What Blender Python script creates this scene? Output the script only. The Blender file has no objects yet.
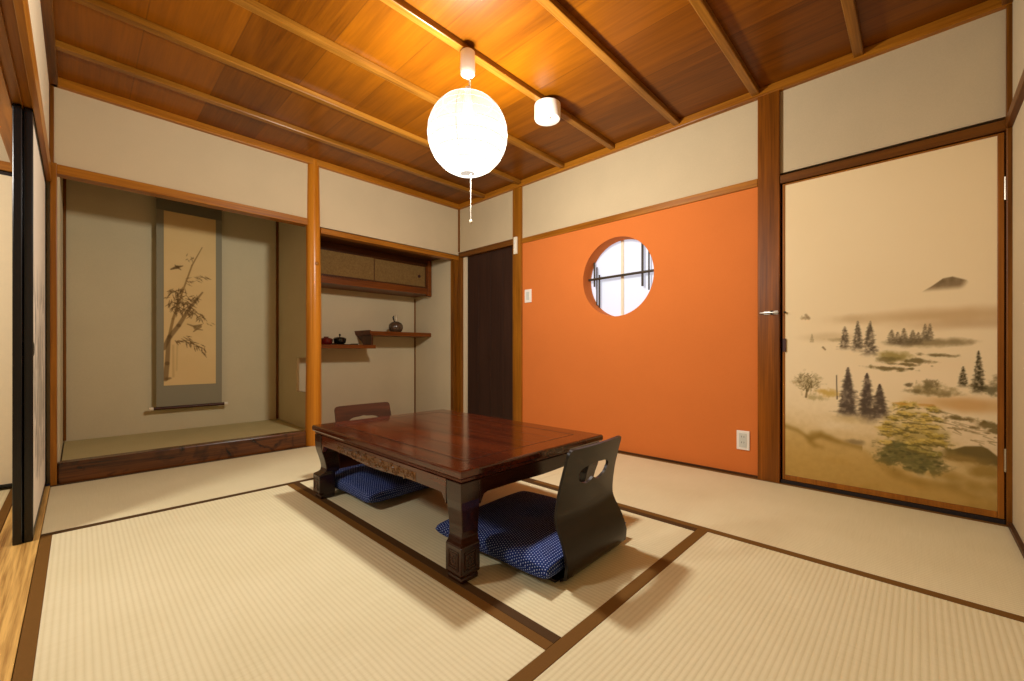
import bpy, bmesh, math, random
import numpy as np
from mathutils import Vector, Matrix
random.seed(7)
rng = np.random.default_rng(11)
scene = bpy.context.scene
COL = scene.collection
PI = math.pi

# ------------------------------------------------------------------ materials
def lin(h):
    h = h.lstrip('#')
    out = []
    for i in (0, 2, 4):
        v = int(h[i:i+2], 16) / 255
        out.append(v / 12.92 if v <= .04045 else ((v + .055) / 1.055) ** 2.4)
    return tuple(out) + (1.0,)

class NT:
    def __init__(s, name):
        s.m = bpy.data.materials.new(name); s.m.use_nodes = True
        s.t = s.m.node_tree; s.n = s.t.nodes; s.l = s.t.links
        s.b = s.n['Principled BSDF']
    def add(s, t, **k):
        n = s.n.new(t)
        for a, v in k.items(): setattr(n, a, v)
        return n
    def link(s, a, b): s.l.new(a, b)
    def math(s, op, a, b=None, c=None):
        n = s.add('ShaderNodeMath', operation=op)
        for i, v in enumerate((a, b, c)):
            if v is None: continue
            if isinstance(v, (int, float)): n.inputs[i].default_value = v
            else: s.link(v, n.inputs[i])
        return n.outputs[0]
    def mix(s, f, a, b):
        n = s.add('ShaderNodeMix', data_type='RGBA')
        if isinstance(f, (int, float)): n.inputs[0].default_value = f
        else: s.link(f, n.inputs[0])
        for i, v in ((6, a), (7, b)):
            if isinstance(v, tuple): n.inputs[i].default_value = v
            else: s.link(v, n.inputs[i])
        return n.outputs[2]
    def coord(s, kind='Object', scale=(1, 1, 1)):
        tc = s.add('ShaderNodeTexCoord'); mp = s.add('ShaderNodeMapping')
        mp.inputs['Scale'].default_value = scale
        s.link(tc.outputs[kind], mp.inputs['Vector'])
        return mp.outputs[0]
    def noise(s, vec, scale=5, detail=4, rough=.55, dist=0):
        n = s.add('ShaderNodeTexNoise'); s.link(vec, n.inputs['Vector'])
        n.inputs['Scale'].default_value = scale; n.inputs['Detail'].default_value = detail
        n.inputs['Roughness'].default_value = rough; n.inputs['Distortion'].default_value = dist
        return n.outputs['Fac']
    def ramp(s, f, a, b):
        n = s.add('ShaderNodeMapRange'); s.link(f, n.inputs[0])
        n.inputs[1].default_value = a; n.inputs[2].default_value = b
        return n.outputs[0]
    def bump(s, h, strength=.3, dist=.002):
        n = s.add('ShaderNodeBump'); n.inputs['Strength'].default_value = strength
        n.inputs['Distance'].default_value = dist
        s.link(h, n.inputs['Height']); s.link(n.outputs[0], s.b.inputs['Normal'])
    def base(s, c, rough=.6, spec=.5, metal=0):
        if isinstance(c, tuple): s.b.inputs['Base Color'].default_value = c
        else: s.link(c, s.b.inputs['Base Color'])
        s.b.inputs['Roughness'].default_value = rough
        s.b.inputs['Specular IOR Level'].default_value = spec
        s.b.inputs['Metallic'].default_value = metal
        return s.m

def m_plain(name, c, rough=.5, spec=.5, metal=0, var=.08, scale=30):
    t = NT(name); c = lin(c)
    d = tuple(v * (1 - var * 2) for v in c[:3]) + (1,)
    f = t.noise(t.coord(), scale, 3)
    return t.base(t.mix(f, d, c), rough, spec, metal)

def m_plaster(name, c, var=.06, bump=.25):
    t = NT(name); c = lin(c)
    d = tuple(v * (1 - var * 2) for v in c[:3]) + (1,)
    v = t.coord()
    f = t.math('ADD', t.math('MULTIPLY', t.noise(v, 3, 4), .5), t.math('MULTIPLY', t.noise(v, 220, 3), .5))
    t.bump(t.noise(v, 380, 4), bump, .0015)
    return t.base(t.mix(t.ramp(f, .3, .7), d, c), .92, .15)

def m_wood(name, dark, light, axis=0, rough=.4, fine=1.0, spec=.25, knots=False, lo=.34, hi=.66):
    """grain stretched along the given object axis"""
    t = NT(name)
    s1 = [14 * fine] * 3; s1[axis] = .9 * fine
    s2 = [110 * fine] * 3; s2[axis] = 2.5 * fine
    a = t.noise(t.coord('Object', tuple(s1)), 1, 5, .6, .8)
    b = t.noise(t.coord('Object', tuple(s2)), 1, 3, .6)
    f = t.math('ADD', t.math('MULTIPLY', a, .62), t.math('MULTIPLY', b, .38))
    col = t.mix(t.ramp(f, lo, hi), lin(dark), lin(light))
    if knots:
        k = t.noise(t.coord('Object', (5, 5, 5)), 1, 2, .5, 2.0)
        dk = tuple(v * .25 for v in lin(dark)[:3]) + (1,)
        col = t.mix(t.ramp(k, .52, .68), col, dk)
    t.bump(b, .15, .001)
    return t.base(col, rough, spec)

def m_ceiling():
    t = NT('ceiling_boards')
    tc = t.coord()
    sx = t.add('ShaderNodeSeparateXYZ'); t.link(tc, sx.inputs[0])
    q = t.math('MULTIPLY', t.math('ADD', sx.outputs['X'], .112), 1 / .3335)
    idx = t.math('FLOOR', q)
    row = t.math('FLOOR', t.math('MULTIPLY', t.math('ADD', sx.outputs['Y'], .27), 1 / .48))
    fr = t.math('SUBTRACT', q, idx)
    wn = t.add('ShaderNodeTexWhiteNoise', noise_dimensions='2D')
    cb = t.add('ShaderNodeCombineXYZ'); t.link(idx, cb.inputs[0]); t.link(t.math('MULTIPLY', row, .0), cb.inputs[1])
    t.link(cb.outputs[0], wn.inputs['Vector'])
    off = t.add('ShaderNodeCombineXYZ'); t.link(t.math('MULTIPLY', wn.outputs['Value'], 9), off.inputs[1])
    va = t.add('ShaderNodeVectorMath', operation='ADD'); t.link(tc, va.inputs[0]); t.link(off.outputs[0], va.inputs[1])
    def st(scale):
        mp = t.add('ShaderNodeMapping'); mp.inputs['Scale'].default_value = scale
        t.link(va.outputs[0], mp.inputs['Vector']); return mp.outputs[0]
    a = t.noise(st((13, 1.0, 1)), 1, 5, .6, 1.0)
    b = t.noise(st((120, 3, 1)), 1, 3)
    f = t.math('ADD', t.math('ADD', t.math('MULTIPLY', a, .5), t.math('MULTIPLY', b, .25)), t.math('MULTIPLY', wn.outputs['Value'], .25))
    col = t.mix(t.ramp(f, .28, .72), lin('#542a03'), lin('#8f5106'))
    seam = t.math('LESS_THAN', t.math('MINIMUM', fr, t.math('SUBTRACT', 1, fr)), .008)
    col = t.mix(t.math('MULTIPLY', seam, .4), col, lin('#3a1c06'))
    t.bump(b, .1, .001)
    return t.base(col, .34, .22)

def m_tatami(name, c1, c2, contrast=.5):
    """rush weave: ribs run along local Y every 15 mm, fine strands across"""
    t = NT(name)
    tc = t.coord()
    sx = t.add('ShaderNodeSeparateXYZ'); t.link(tc, sx.inputs[0])
    w = t.math('SINE', t.math('MULTIPLY', sx.outputs['X'], 2 * PI / .0150))
    w = t.math('MULTIPLY_ADD', w, .5, .5)
    w2 = t.math('POWER', w, .6)
    strand = t.noise(t.coord('Object', (6, 420, 1)), 1, 2)
    patch = t.noise(t.coord('Object', (3, 3, 1)), 1, 4)
    f = t.math('ADD', t.math('ADD', t.math('MULTIPLY', w2, contrast), t.math('MULTIPLY', strand, .35)), t.math('MULTIPLY', patch, .35))
    col = t.mix(t.ramp(f, .1, .5 + contrast), lin(c1), lin(c2))
    t.bump(t.math('ADD', w2, t.math('MULTIPLY', strand, .35)), .4, .0018)
    return t.base(col, .62, .3)

def m_dots():
    t = NT('navy_dotted_cotton')
    uv = t.add('ShaderNodeTexCoord').outputs['UV']
    sx = t.add('ShaderNodeSeparateXYZ'); t.link(uv, sx.inputs[0])
    def cell(o, per, shift=0.0):
        q = t.math('MULTIPLY', o, 1 / per)
        if shift is not None and not isinstance(shift, float): q = t.math('ADD', q, shift)
        return t.math('SUBTRACT', t.math('FRACT', q), .5)
    per = .0098
    rowi = t.math('FLOOR', t.math('MULTIPLY', sx.outputs['Y'], 1 / per))
    par = t.math('MULTIPLY', t.math('FRACT', t.math('MULTIPLY', rowi, .5)), 1.0)
    a = cell(sx.outputs['X'], per, par); b = cell(sx.outputs['Y'], per)
    d = t.math('SQRT', t.math('ADD', t.math('MULTIPLY', a, a), t.math('MULTIPLY', b, b)))
    dot = t.math('LESS_THAN', d, .19)
    navy = t.mix(t.noise(t.coord('Object'), 25, 3), lin('#0d1b47'), lin('#173278'))
    col = t.mix(dot, navy, lin('#a9b9e6'))
    t.bump(t.noise(t.coord('Object'), 600, 2), .3, .001)
    return t.base(col, .85, .2)

def m_vcol(name, rough=.8):
    t = NT(name)
    a = t.add('ShaderNodeVertexColor'); a.layer_name = 'paint'
    v = t.coord()
    f = t.noise(v, 160, 3)
    col = t.mix(t.math('MULTIPLY', f, .05), a.outputs['Color'], lin('#b39a68'))
    return t.base(col, rough, .15)

def m_emit(name, c, s):
    t = NT(name)
    t.base(lin('#aab0b8'), .5)
    t.b.inputs['Emission Color'].default_value = lin(c)
    t.b.inputs['Emission Strength'].default_value = s
    return t.m

def m_paper():
    """thin lantern paper: mostly lets the bulb through, glows softly itself"""
    t = NT('lantern_paper')
    out = t.n['Material Output']
    t.n.remove(t.b)
    tr = t.add('ShaderNodeBsdfTranslucent'); tr.inputs['Color'].default_value = (1, .96, .88, 1)
    df = t.add('ShaderNodeBsdfDiffuse'); df.inputs['Color'].default_value = (.9, .87, .8, 1)
    cl = t.add('ShaderNodeBsdfTransparent'); cl.inputs['Color'].default_value = (1, 1, 1, 1)
    m1 = t.add('ShaderNodeMixShader'); m1.inputs[0].default_value = .35
    t.link(tr.outputs[0], m1.inputs[1]); t.link(df.outputs[0], m1.inputs[2])
    m2 = t.add('ShaderNodeMixShader'); m2.inputs[0].default_value = PAPER_CLEAR
    t.link(m1.outputs[0], m2.inputs[1]); t.link(cl.outputs[0], m2.inputs[2])
    t.link(m2.outputs[0], out.inputs['Surface'])
    return t.m
PAPER_CLEAR = .972

M = {}
M['plaster'] = m_plaster('beige_wall_plaster', '#cab895')
M['plaster_white'] = m_plaster('pale_wall_plaster', '#e0cfae')
M['plaster_toko'] = m_plaster('olive_alcove_plaster', '#cdc09b')
M['plaster_side'] = m_plaster('grey_beige_alcove_plaster', '#cbbb98')
M['orange'] = m_plaster('orange_wall_plaster', '#d27637', .04, .3)
M['ceiling'] = m_ceiling()
M['kamoi_x'] = m_wood('amber_beam_along_x', '#7a4408', '#b47420', 0, .35)
M['kamoi_y'] = m_wood('amber_beam_along_y', '#7a4408', '#b47420', 1, .35)
M['dkamoi_y'] = m_wood('brown_beam_along_y', '#432306', '#7c4a14', 1, .4)
M['dkamoi_x'] = m_wood('brown_beam_along_x', '#432306', '#7c4a14', 0, .4)
M['post'] = m_wood('brown_post', '#4c2806', '#8a5412', 2, .35)
M['post_amber'] = m_wood('amber_post', '#6e3e08', '#a4681a', 2, .35)
M['pillar'] = m_wood('red_brown_pillar', '#522b05', '#945310', 2, .3)
M['log'] = m_wood('polished_log', '#a46010', '#cd8628', 2, .28, .6)
M['rib_d'] = m_wood('ceiling_rib_wood', '#633a0c', '#a46e24', 0, .3)
M['burl'] = m_wood('dark_burl_wood', '#2c1407', '#7a4519', 0, .25, 1.0, .5, True)
M['sill'] = m_wood('worn_door_sill', '#7e5018', '#e0b465', 1, .5, 1.3, .3, False, .34, .56)
M['dark_door'] = m_wood('dark_brown_boards', '#28170f', '#3a2318', 2, .55)
M['shelf'] = m_wood('red_brown_shelf', '#4a2208', '#804414', 0, .35)
M['cab_frame'] = m_wood('dark_cabinet_wood', '#341a0a', '#5c3414', 0, .4)
M['cab_paper'] = m_plain('mottled_tan_paper', '#8c6c3e', .9, .1, 0, .3, 70)
M['door_frame'] = m_wood('door_edge_wood', '#7a4512', '#a8681f', 2, .35)
M['gap'] = m_plain('shadow_gap_wood', '#1c0e06', .8)
M['table'] = m_wood('lacquered_rosewood', '#2c0f07', '#5c260e', 1, .12, .8, .7)
M['table_x'] = m_wood('lacquered_rosewood_cross_shaded', '#1e0a05', '#3e1a0b', 0, .16, .8, .55)  # cross grain; dark lacquer taken darker for the unlit table ends
M['table_leg'] = m_wood('lacquered_rosewood_leg_shaded', '#180906', '#38190c', 2, .2, .8, .5)  # dark lacquer, with shade on the unlit faces put into the colour
M['carve'] = m_wood('highlit_carved_rosewood', '#3a1c0a', '#8a5a26', 1, .28, 1, .5)  # golden highlights of the carving put into a lighter wood colour
M['carve_dark'] = m_wood('carved_dark_rosewood', '#200e06', '#4c2a12', 2, .3, 1, .5)
M['inlay'] = m_plain('table_inlay', '#1c0905', .3)
M['chair'] = m_wood('dark_bentwood', '#100904', '#20130a', 0, .35, 1, .45)
M['chair_lit'] = m_wood('lit_bentwood', '#2c1308', '#522812', 0, .35, 1, .45)  # chair wood made redder and lighter, lamplight put into its colour
M['dots'] = m_dots()
M['tatami'] = m_tatami('tatami_rush', '#cdc092', '#e8dfba', .22)
M['tatami_toko'] = m_tatami('alcove_rush', '#a89a66', '#c4b684', .3)
M['heri'] = m_plain('brown_border_cloth', '#7a5420', .8, .2, 0, .15, 300)
M['heri_dark'] = m_plain('dark_border_cloth', '#53391a', .8, .2, 0, .15, 300)
M['lacquer'] = m_plain('black_lacquer', '#0c0a0a', .25, .5)
M['fus_paper'] = m_vcol('fusuma_paper')
M['door_paper'] = m_vcol('landscape_paper')
M['scroll_paper'] = m_vcol('scroll_paper')
M['silk'] = m_plain('grey_silk', '#8c856c', .7, .2, 0, .05, 200)
M['silk_dark'] = m_plain('darker_grey_silk', '#767058', .7, .2, 0, .05, 200)
M['roller'] = m_wood('scroll_roller', '#2c160a', '#50290f', 0, .4)
M['ivory'] = m_plain('ivory_knob', '#e8dcc0', .4)
M['cream_door'] = m_plain('cream_paper', '#ead9b6', .9, .1, 0, .03, 40)
M['white'] = m_plain('white_plastic', '#ece7dc', .35, .5, 0, .02)
M['white_warm'] = m_plain('cream_plastic', '#e6ddc4', .4, .5, 0, .02)
M['outlet'] = m_plain('outlet_insert', '#cfd2c8', .4)
M['slot'] = m_plain('dark_slot', '#4a4a46', .5)
M['steel'] = m_plain('brushed_steel', '#c8c4b8', .3, .5, 1.0, .05)
M['steel_dark'] = m_plain('aged_metal', '#3a3228', .4, .5, .8)
M['pull'] = m_plain('dark_red_recess', '#3c1408', .5)
M['vase'] = m_plain('brown_glaze', '#5d4632', .22, .6, 0, .35, 18)
M['vase_neck'] = m_plain('pale_glaze', '#b9a98a', .3)
M['red_lac'] = m_plain('red_lacquer', '#5e1210', .15, .6, 0, .1)
M['blk_lac'] = m_plain('black_glaze', '#14100c', .15, .6)
M['bamboo'] = m_plain('dark_bamboo', '#3f3424', .45, .4, 0, .2)
M['pane'] = m_emit('daylit_frosted_pane', '#e6ecff', .31)
M['sash'] = m_plain('beige_sash', '#f0e6cc', .45)
M['rib_wire'] = m_plain('bamboo_hoop', '#7d7260', .7)
M['cord'] = m_plain('white_cord', '#e8e2d4', .6)
M['paper'] = m_paper()
M['baseboard'] = m_wood('dark_base_strip', '#3a200c', '#5a3616', 1, .5)

# ------------------------------------------------------------------ builders
def link(o):
    COL.objects.link(o); return o

class MB:
    def __init__(s): s.bm = bmesh.new()
    def box(s, x0, x1, y0, y1, z0, z1):
        v = [s.bm.verts.new((x, y, z)) for x in (x0, x1) for y in (y0, y1) for z in (z0, z1)]
        for f in ((0, 1, 3, 2), (4, 6, 7, 5), (0, 4, 5, 1), (2, 3, 7, 6), (0, 2, 6, 4), (1, 5, 7, 3)):
            s.bm.faces.new([v[i] for i in f])
        return s
    def loft(s, rings, cap=True, closed=True):
        vs = [[s.bm.verts.new(p) for p in r] for r in rings]
        n = len(vs[0])
        for a, b in zip(vs, vs[1:]):
            for i in range(n if closed else n - 1):
                j = (i + 1) % n
                s.bm.faces.new((a[i], a[j], b[j], b[i]))
        if cap:
            s.bm.faces.new(vs[0][::-1]); s.bm.faces.new(vs[-1])
        return s
    def lathe(s, prof, c=(0, 0, 0), seg=32, axis='z', cap=True):
        rings = []
        for r, h in prof:
            ring = []
            for k in range(seg):
                a = 2 * PI * k / seg
                u, v = r * math.cos(a), r * math.sin(a)
                p = {'z': (u, v, h), 'x': (h, u, v), 'y': (v, h, u)}[axis]
                ring.append((c[0] + p[0], c[1] + p[1], c[2] + p[2]))
            rings.append(ring)
        return s.loft(rings, cap)
    def tube(s, pts, r, seg=8):
        pts = [Vector(p) for p in pts]; rings = []
        rr = r if isinstance(r, (list, tuple)) else [r] * len(pts)
        for i, p in enumerate(pts):
            d = (pts[min(i + 1, len(pts) - 1)] - pts[max(i - 1, 0)]).normalized()
            u = d.orthogonal().normalized() if i == 0 else (u - d * u.dot(d)).normalized()
            w = d.cross(u)
            rings.append([p + rr[i] * (math.cos(2 * PI * k / seg) * u + math.sin(2 * PI * k / seg) * w) for k in range(seg)])
        return s.loft(rings)
    def prism(s, poly, axis, a, b):
        def P(p, h):
            return {'x': (h, p[0], p[1]), 'y': (p[0], h, p[1]), 'z': (p[0], p[1], h)}[axis]
        return s.loft([[P(p, a) for p in poly], [P(p, b) for p in poly]])
    def build(s, name, mat, parent=None, bevel=0, smooth=False, kind=None, segs=2):
        bm = s.bm
        bmesh.ops.recalc_face_normals(bm, faces=bm.faces)
        if bevel:
            es = [e for e in bm.edges if len(e.link_faces) == 2 and e.calc_face_angle(0) > .5]
            bmesh.ops.bevel(bm, geom=es, offset=bevel, segments=segs, profile=.5, affect='EDGES', clamp_overlap=True)
        me = bpy.data.meshes.new(name); bm.to_mesh(me); bm.free()
        if smooth:
            for p in me.polygons: p.use_smooth = True
            try: me.set_sharp_from_angle(angle=math.radians(40))
            except Exception: pass
        o = link(bpy.data.objects.new(name, me)); me.materials.append(mat)
        if parent: o.parent = parent
        if kind: o['kind'] = kind
        return o

def box(name, mat, x0, x1, y0, y1, z0, z1, parent=None, bevel=0, kind=None):
    return MB().box(x0, x1, y0, y1, z0, z1).build(name, mat, parent, bevel, kind=kind)
def struct(name, mat, *a, bevel=0, label=None):
    o = box(name, mat, *a, bevel=bevel, kind='structure')
    if label: o['label'] = label
    return o
def empty(name, loc=(0, 0, 0), rz=0, kind=None):
    o = link(bpy.data.objects.new(name, None)); o.location = loc; o.rotation_euler = (0, 0, rz)
    o.empty_display_size = .1
    if kind: o['kind'] = kind
    return o
def tag(o, label, cat, group=None):
    o['label'] = label; o['category'] = cat
    if group: o['group'] = group
    return o

def vgrid(name, mat, W, H, n, m, pos, colfn, parent=None):
    """painted sheet: n x m quads; pos(u,v)->xyz arrays, colfn(U,V)->(..,3) display colours"""
    U, V = np.meshgrid(np.linspace(0, W, n + 1), np.linspace(0, H, m + 1))
    X, Y, Z = pos(U, V)
    co = np.stack([X, Y, Z], -1).reshape(-1, 3).astype(np.float32)
    i = np.arange(n * m); r, c = i // n, i % n
    a = r * (n + 1) + c
    q = np.stack([a, a + 1, a + n + 2, a + n + 1], -1).astype(np.int32)
    me = bpy.data.meshes.new(name)
    me.vertices.add(len(co)); me.vertices.foreach_set('co', co.ravel())
    me.loops.add(q.size); me.loops.foreach_set('vertex_index', q.ravel())
    me.polygons.add(len(q)); me.polygons.foreach_set('loop_start', (np.arange(len(q)) * 4).astype(np.int32))
    me.update(calc_edges=True); me.validate()
    col = np.clip(colfn(U, V), 0, 1).reshape(-1, 3)
    l = np.where(col <= .04045, col / 12.92, ((col + .055) / 1.055) ** 2.4)
    rgba = np.concatenate([l, np.ones((len(l), 1))], 1).astype(np.float32)
    at = me.color_attributes.new('paint', 'FLOAT_COLOR', 'POINT')
    at.data.foreach_set('color', rgba.ravel())
    o = link(bpy.data.objects.new(name, me)); me.materials.append(mat)
    if parent: o.parent = parent
    return o

# ------------------------------------------------------------------ painter
def hexc(h):
    h = h.lstrip('#'); return np.array([int(h[i:i+2], 16) / 255 for i in (0, 2, 4)])
def vnoise(U, V, su, sv, seed):
    r = np.random.default_rng(seed)
    T = r.random((64, 64))
    x, y = U / su, V / sv
    x0, y0 = np.floor(x).astype(int), np.floor(y).astype(int)
    fx, fy = x - x0, y - y0
    fx, fy = fx * fx * (3 - 2 * fx), fy * fy * (3 - 2 * fy)
    g = lambda a, b: T[a % 64, b % 64]
    return (g(x0, y0) * (1 - fx) + g(x0 + 1, y0) * fx) * (1 - fy) + (g(x0, y0 + 1) * (1 - fx) + g(x0 + 1, y0 + 1) * fx) * fy
def fbm(U, V, s, seed, n=4, ratio=1.0):
    out = 0; a = .5; t = 0
    for k in range(n):
        out = out + a * vnoise(U, V, s / 2 ** k, s * ratio / 2 ** k, seed + k); t += a; a *= .55
    return out / t
def ss(e0, e1, x):
    t = np.clip((x - e0) / (e1 - e0), 0, 1); return t * t * (3 - 2 * t)
class Paint:
    def __init__(s, U, V, c):
        s.U, s.V = U, V
        s.C = np.ones(U.shape + (3,)) * hexc(c)
    def lay(s, a, c):
        a = np.clip(a, 0, 1)[..., None]; s.C = s.C * (1 - a) + hexc(c) * a
    def seg(s, p, q, w0, w1, c, alpha=1, soft=.002):
        p, q = np.array(p), np.array(q); d = q - p; L = max((d ** 2).sum(), 1e-9)
        t = np.clip(((s.U - p[0]) * d[0] + (s.V - p[1]) * d[1]) / L, 0, 1)
        r = np.hypot(s.U - p[0] - t * d[0], s.V - p[1] - t * d[1])
        w = w0 + (w1 - w0) * t
        s.lay(alpha * (1 - ss(w - soft * .5, w + soft, r)), c)
    def line(s, pts, w, c, alpha=1, soft=.002):
        n = len(pts) - 1
        for i in range(n):
            ww = w if isinstance(w, (int, float)) else None
            s.seg(pts[i], pts[i + 1], ww or w[i], ww or w[i + 1], c, alpha, soft)
    def blob(s, c, rx, ry, col, alpha=1, soft=.4, nz=.0, ns=.02, seed=1, rot=0):
        du, dv = s.U - c[0], s.V - c[1]
        if rot:
            du, dv = du * math.cos(rot) + dv * math.sin(rot), -du * math.sin(rot) + dv * math.cos(rot)
        r = np.hypot(du / rx, dv / ry)
        if nz: r = r + nz * (fbm(s.U, s.V, ns, seed) - .5) * 2
        s.lay(alpha * (1 - ss(1 - soft, 1 + soft * .3, r)), col)
    def conifer(s, top, bot, half, c, alpha=.85, seed=1, tiers=9):
        h = top[1] - bot[1]; t = (top[1] - s.V) / h
        cx = top[0] + (bot[0] - top[0]) * t
        saw = (t * tiers + .35 * fbm(s.U, s.V, half, seed + 4)) % 1.0
        w = half * (.05 + 1.12 * np.clip(t, 0, 1) ** .80) * (.70 + .38 * saw) * (.5 + 1.05 * fbm(s.U, s.V, half * .45, seed))
        a = (1 - ss(w * .45, w * 1.15 + .002, np.abs(s.U - cx))) * (t > 0) * (1 - ss(.80, 1.06, t))
        a = a * np.clip(.0 + 1.6 * fbm(s.U, s.V, half * .33, seed + 9), 0, 1)
        s.lay(alpha * a, c)

def paint_landscape(U, V):
    """misty river valley with conifers; U metres from the hinge-less edge, V height above the floor"""
    P = Paint(U, V, '#efdcb4')
    P.lay(.35 * ss(.9, 1.7, V), '#e9d0a0')
    P.lay(.28 * fbm(U, V, .5, 3), '#d9ba84')
    # lower golden washes
    P.lay(.75 * ss(.50, .16, V + .06 * (fbm(U, V, .25, 5) - .5) + .10 * U), '#c2a05a')
    P.lay(.5 * ss(.30, .04, V), '#ae8a3c')
    # haze bands
    P.blob((.62, .92), .42, .045, '#b08a58', .55, .9, .3, .15, 21)
    P.blob((.72, .875), .3, .03, '#a88458', .4, .9, .3, .12, 22)
    P.blob((.20, .83), .16, .03, '#b59a6c', .35, .9, .3, .1, 23)
    P.blob((.30, .92), .08, .03, '#b29468', .4, .9, .3, .05, 24)
    P.blob((.70, .51), .20, .045, '#c08c48', .65, .8, .2, .1, 25)
    # mountain
    inside = ss(0, .03, V - (1.036 + .015 * fbm(U, V, .06, 31)))
    top = np.interp(U, [.555, .592, .631, .662, .706, .72], [1.035, 1.06, 1.094, 1.099, 1.078, 1.06])
    left = np.interp(U, [.55, .72], [1.0, 1.0])
    a = (1 - ss(-.004, .003, V - top)) * ss(1.030, 1.064, V) * ss(.552, .57, U) * (1 - ss(.69, .722, U + .4 * (1.08 - V)))
    P.lay(.85 * a * (.75 + .4 * fbm(U, V, .03, 33)), '#6e5a3c')
    # river pale patches
    P.blob((.46, .63), .36, .055, '#efd9b0', .75, .9, .3, .15, 41)
    P.blob((.60, .69), .25, .03, '#eed6ac', .7, .9, .2, .1, 42)
    # island behind
    P.blob((.58, .795), .155, .022, '#7a6a44', .75, .7, .5, .04, 43)
    P.blob((.50, .80), .06, .028, '#6f6146', .6, .8, .5, .03, 44)
    for i, (t, b, w) in enumerate((((.453, .861), (.453, .785), .018), ((.475, .85), (.475, .785), .016), ((.497, .867), (.497, .785), .017),
                                   ((.529, .858), (.529, .785), .015), ((.548, .845), (.548, .785), .014), ((.571, .884), (.571, .80), .013), ((.588, .886), (.586, .80), .013))):
        P.conifer(t, b, w * 1.35, '#65573f', .8, 60 + i, 7)
    # grassy island, banks
    P.blob((.46, .728), .07, .030, '#8d7c3c', .8, .7, .6, .03, 45)
    P.blob((.43, .71), .05, .018, '#6c5f34', .7, .7, .6, .02, 46)
    for c, rx, ry in (((.545, .706), .065, .008), ((.605, .736), .055, .006), ((.44, .667), .075, .008), ((.50, .690), .06, .006), ((.52, .668), .012, .004)):
        P.blob(c, rx * 1.1, ry * 1.5, '#6a5c34', .85, .7, .9, .022, int(c[0] * 1000), -.06)
    P.blob((.09, .938), .022, .012, '#8a7450', .6, .7, .6, .01, 47)
    P.seg((.099, .955), (.112, .935), .004, .006, '#7a6646', .6, .006)
    P.conifer((.127, .85), (.127, .80), .010, '#8a7a58', .6, 71, 4)
    P.blob((.24, .815), .05, .012, '#8f7c54', .5, .8, .6, .02, 48)
    P.seg((.176, .775), (.186, .762), .004, .003, '#6b5a3c', .7, .003)
    # three mid conifers
    for i, (t, b, w) in enumerate((((.269, .885), (.269, .759), .022), ((.322, .912), (.323, .75), .022), ((.372, .908), (.368, .727), .026))):
        P.conifer(t, b, w * 1.25, '#5a4e3c', .95, 80 + i, 9)
    # near conifers
    P.seg((.235, .625), (.237, .50), .0015, .0025, '#4c4234', .9, .002)
    for i, (t, b, w) in enumerate((((.283, .671), (.283, .395), .044), ((.359, .644), (.359, .385), .040), ((.408, .590), (.409, .41), .036))):
        P.conifer(t, b, w * 1.15, '#54483a', 1.0, 90 + i, 10)
        P.conifer(t, b, w * .8, '#4e4238', .8, 190 + i, 12)
    # bare tree
    rr = np.random.default_rng(5)
    P.line([(.100, .50), (.104, .535), (.098, .565)], [.0045, .0035, .002], '#6a5834', .8, .003)
    P.line([(.104, .535), (.120, .57)], [.003, .0015], '#6a5834', .8, .003)
    P.blob((.108, .575), .055, .055, '#8d7d50', .5, .7, 1.0, .016, 49)
    for k in range(90):
        a = rr.uniform(0, 2 * PI); q = .05 * math.sqrt(rr.uniform(0, 1)); c = (.108 + q * math.cos(a), .578 + q * math.sin(a)); an = rr.uniform(.4, PI - .4)
        P.seg(c, (c[0] + .014 * math.cos(an), c[1] + .014 * math.sin(an)), .0016, .0008, '#6a5a36', .5, .002)
    P.blob((.06, .585), .03, .02, '#8d7a50', .4, .8, .8, .015, 50)
    P.blob((.195, .528), .055, .022, '#c2a04a', .8, .8, .6, .02, 51)
    P.blob((.14, .50), .05, .018, '#8f8048', .5, .8, .7, .015, 52)
    P.blob((.29, .40), .09, .035, '#d8bf88', .7, .9, .4, .06, 53)
    # middle bush
    P.blob((.60, .575), .075, .03, '#8b7a4a', .7, .8, .9, .02, 540)
    P.blob((.60, .557), .09, .018, '#7d6c40', .8, .7, .6, .02, 54)
    P.blob((.588, .595), .035, .026, '#6d5f3a', .75, .7, .9, .012, 55)
    P.blob((.515, .59), .016, .012, '#5d5034', .8, .6, .6, .01, 56)
    P.blob((.535, .56), .035, .012, '#6d5f3a', .6, .7, .7, .015, 57)
    # right conifers and bushes
    P.blob((.765, .585), .055, .026, '#5f5636', .8, .7, .8, .015, 58)
    P.blob((.806, .60), .03, .05, '#6f6340', .7, .7, .8, .015, 59)
    P.conifer((.695, .685), (.695, .588), .018, '#423a24', 1, 120, 7)
    P.conifer((.742, .757), (.742, .56), .023, '#423a24', 1, 121, 10)
    # rapids
    P.blob((.71, .385), .12, .075, '#ecd6ae', .85, .7, .3, .06, 131, -.5)
    P.blob((.78, .345), .06, .05, '#ecd6ae', .8, .7, .3, .05, 132)
    for k in range(26):
        u = rr.uniform(.62, .79); v = .43 - (u - .62) * .55 + rr.uniform(-.03, .045)
        P.seg((u, v), (u + rr.uniform(.015, .05), v - rr.uniform(.002, .02)), .0022, .0008, '#7d6a40', rr.uniform(.4, .8), .002)
    for c, rx, ry in (((.69, .446), .075, .012), ((.77, .425), .05, .013), ((.73, .408), .022, .008), ((.79, .40), .03, .012), ((.765, .39), .012, .004)):
        P.blob(c, rx, ry * 1.2, '#6a5a30', .85, .7, .9, .02, int(c[0] * 900), -.08)
    # dark rock
    top = np.interp(U, [.62, .66, .70, .75, .77, .806], [.30, .30, .322, .330, .322, .285])
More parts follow.
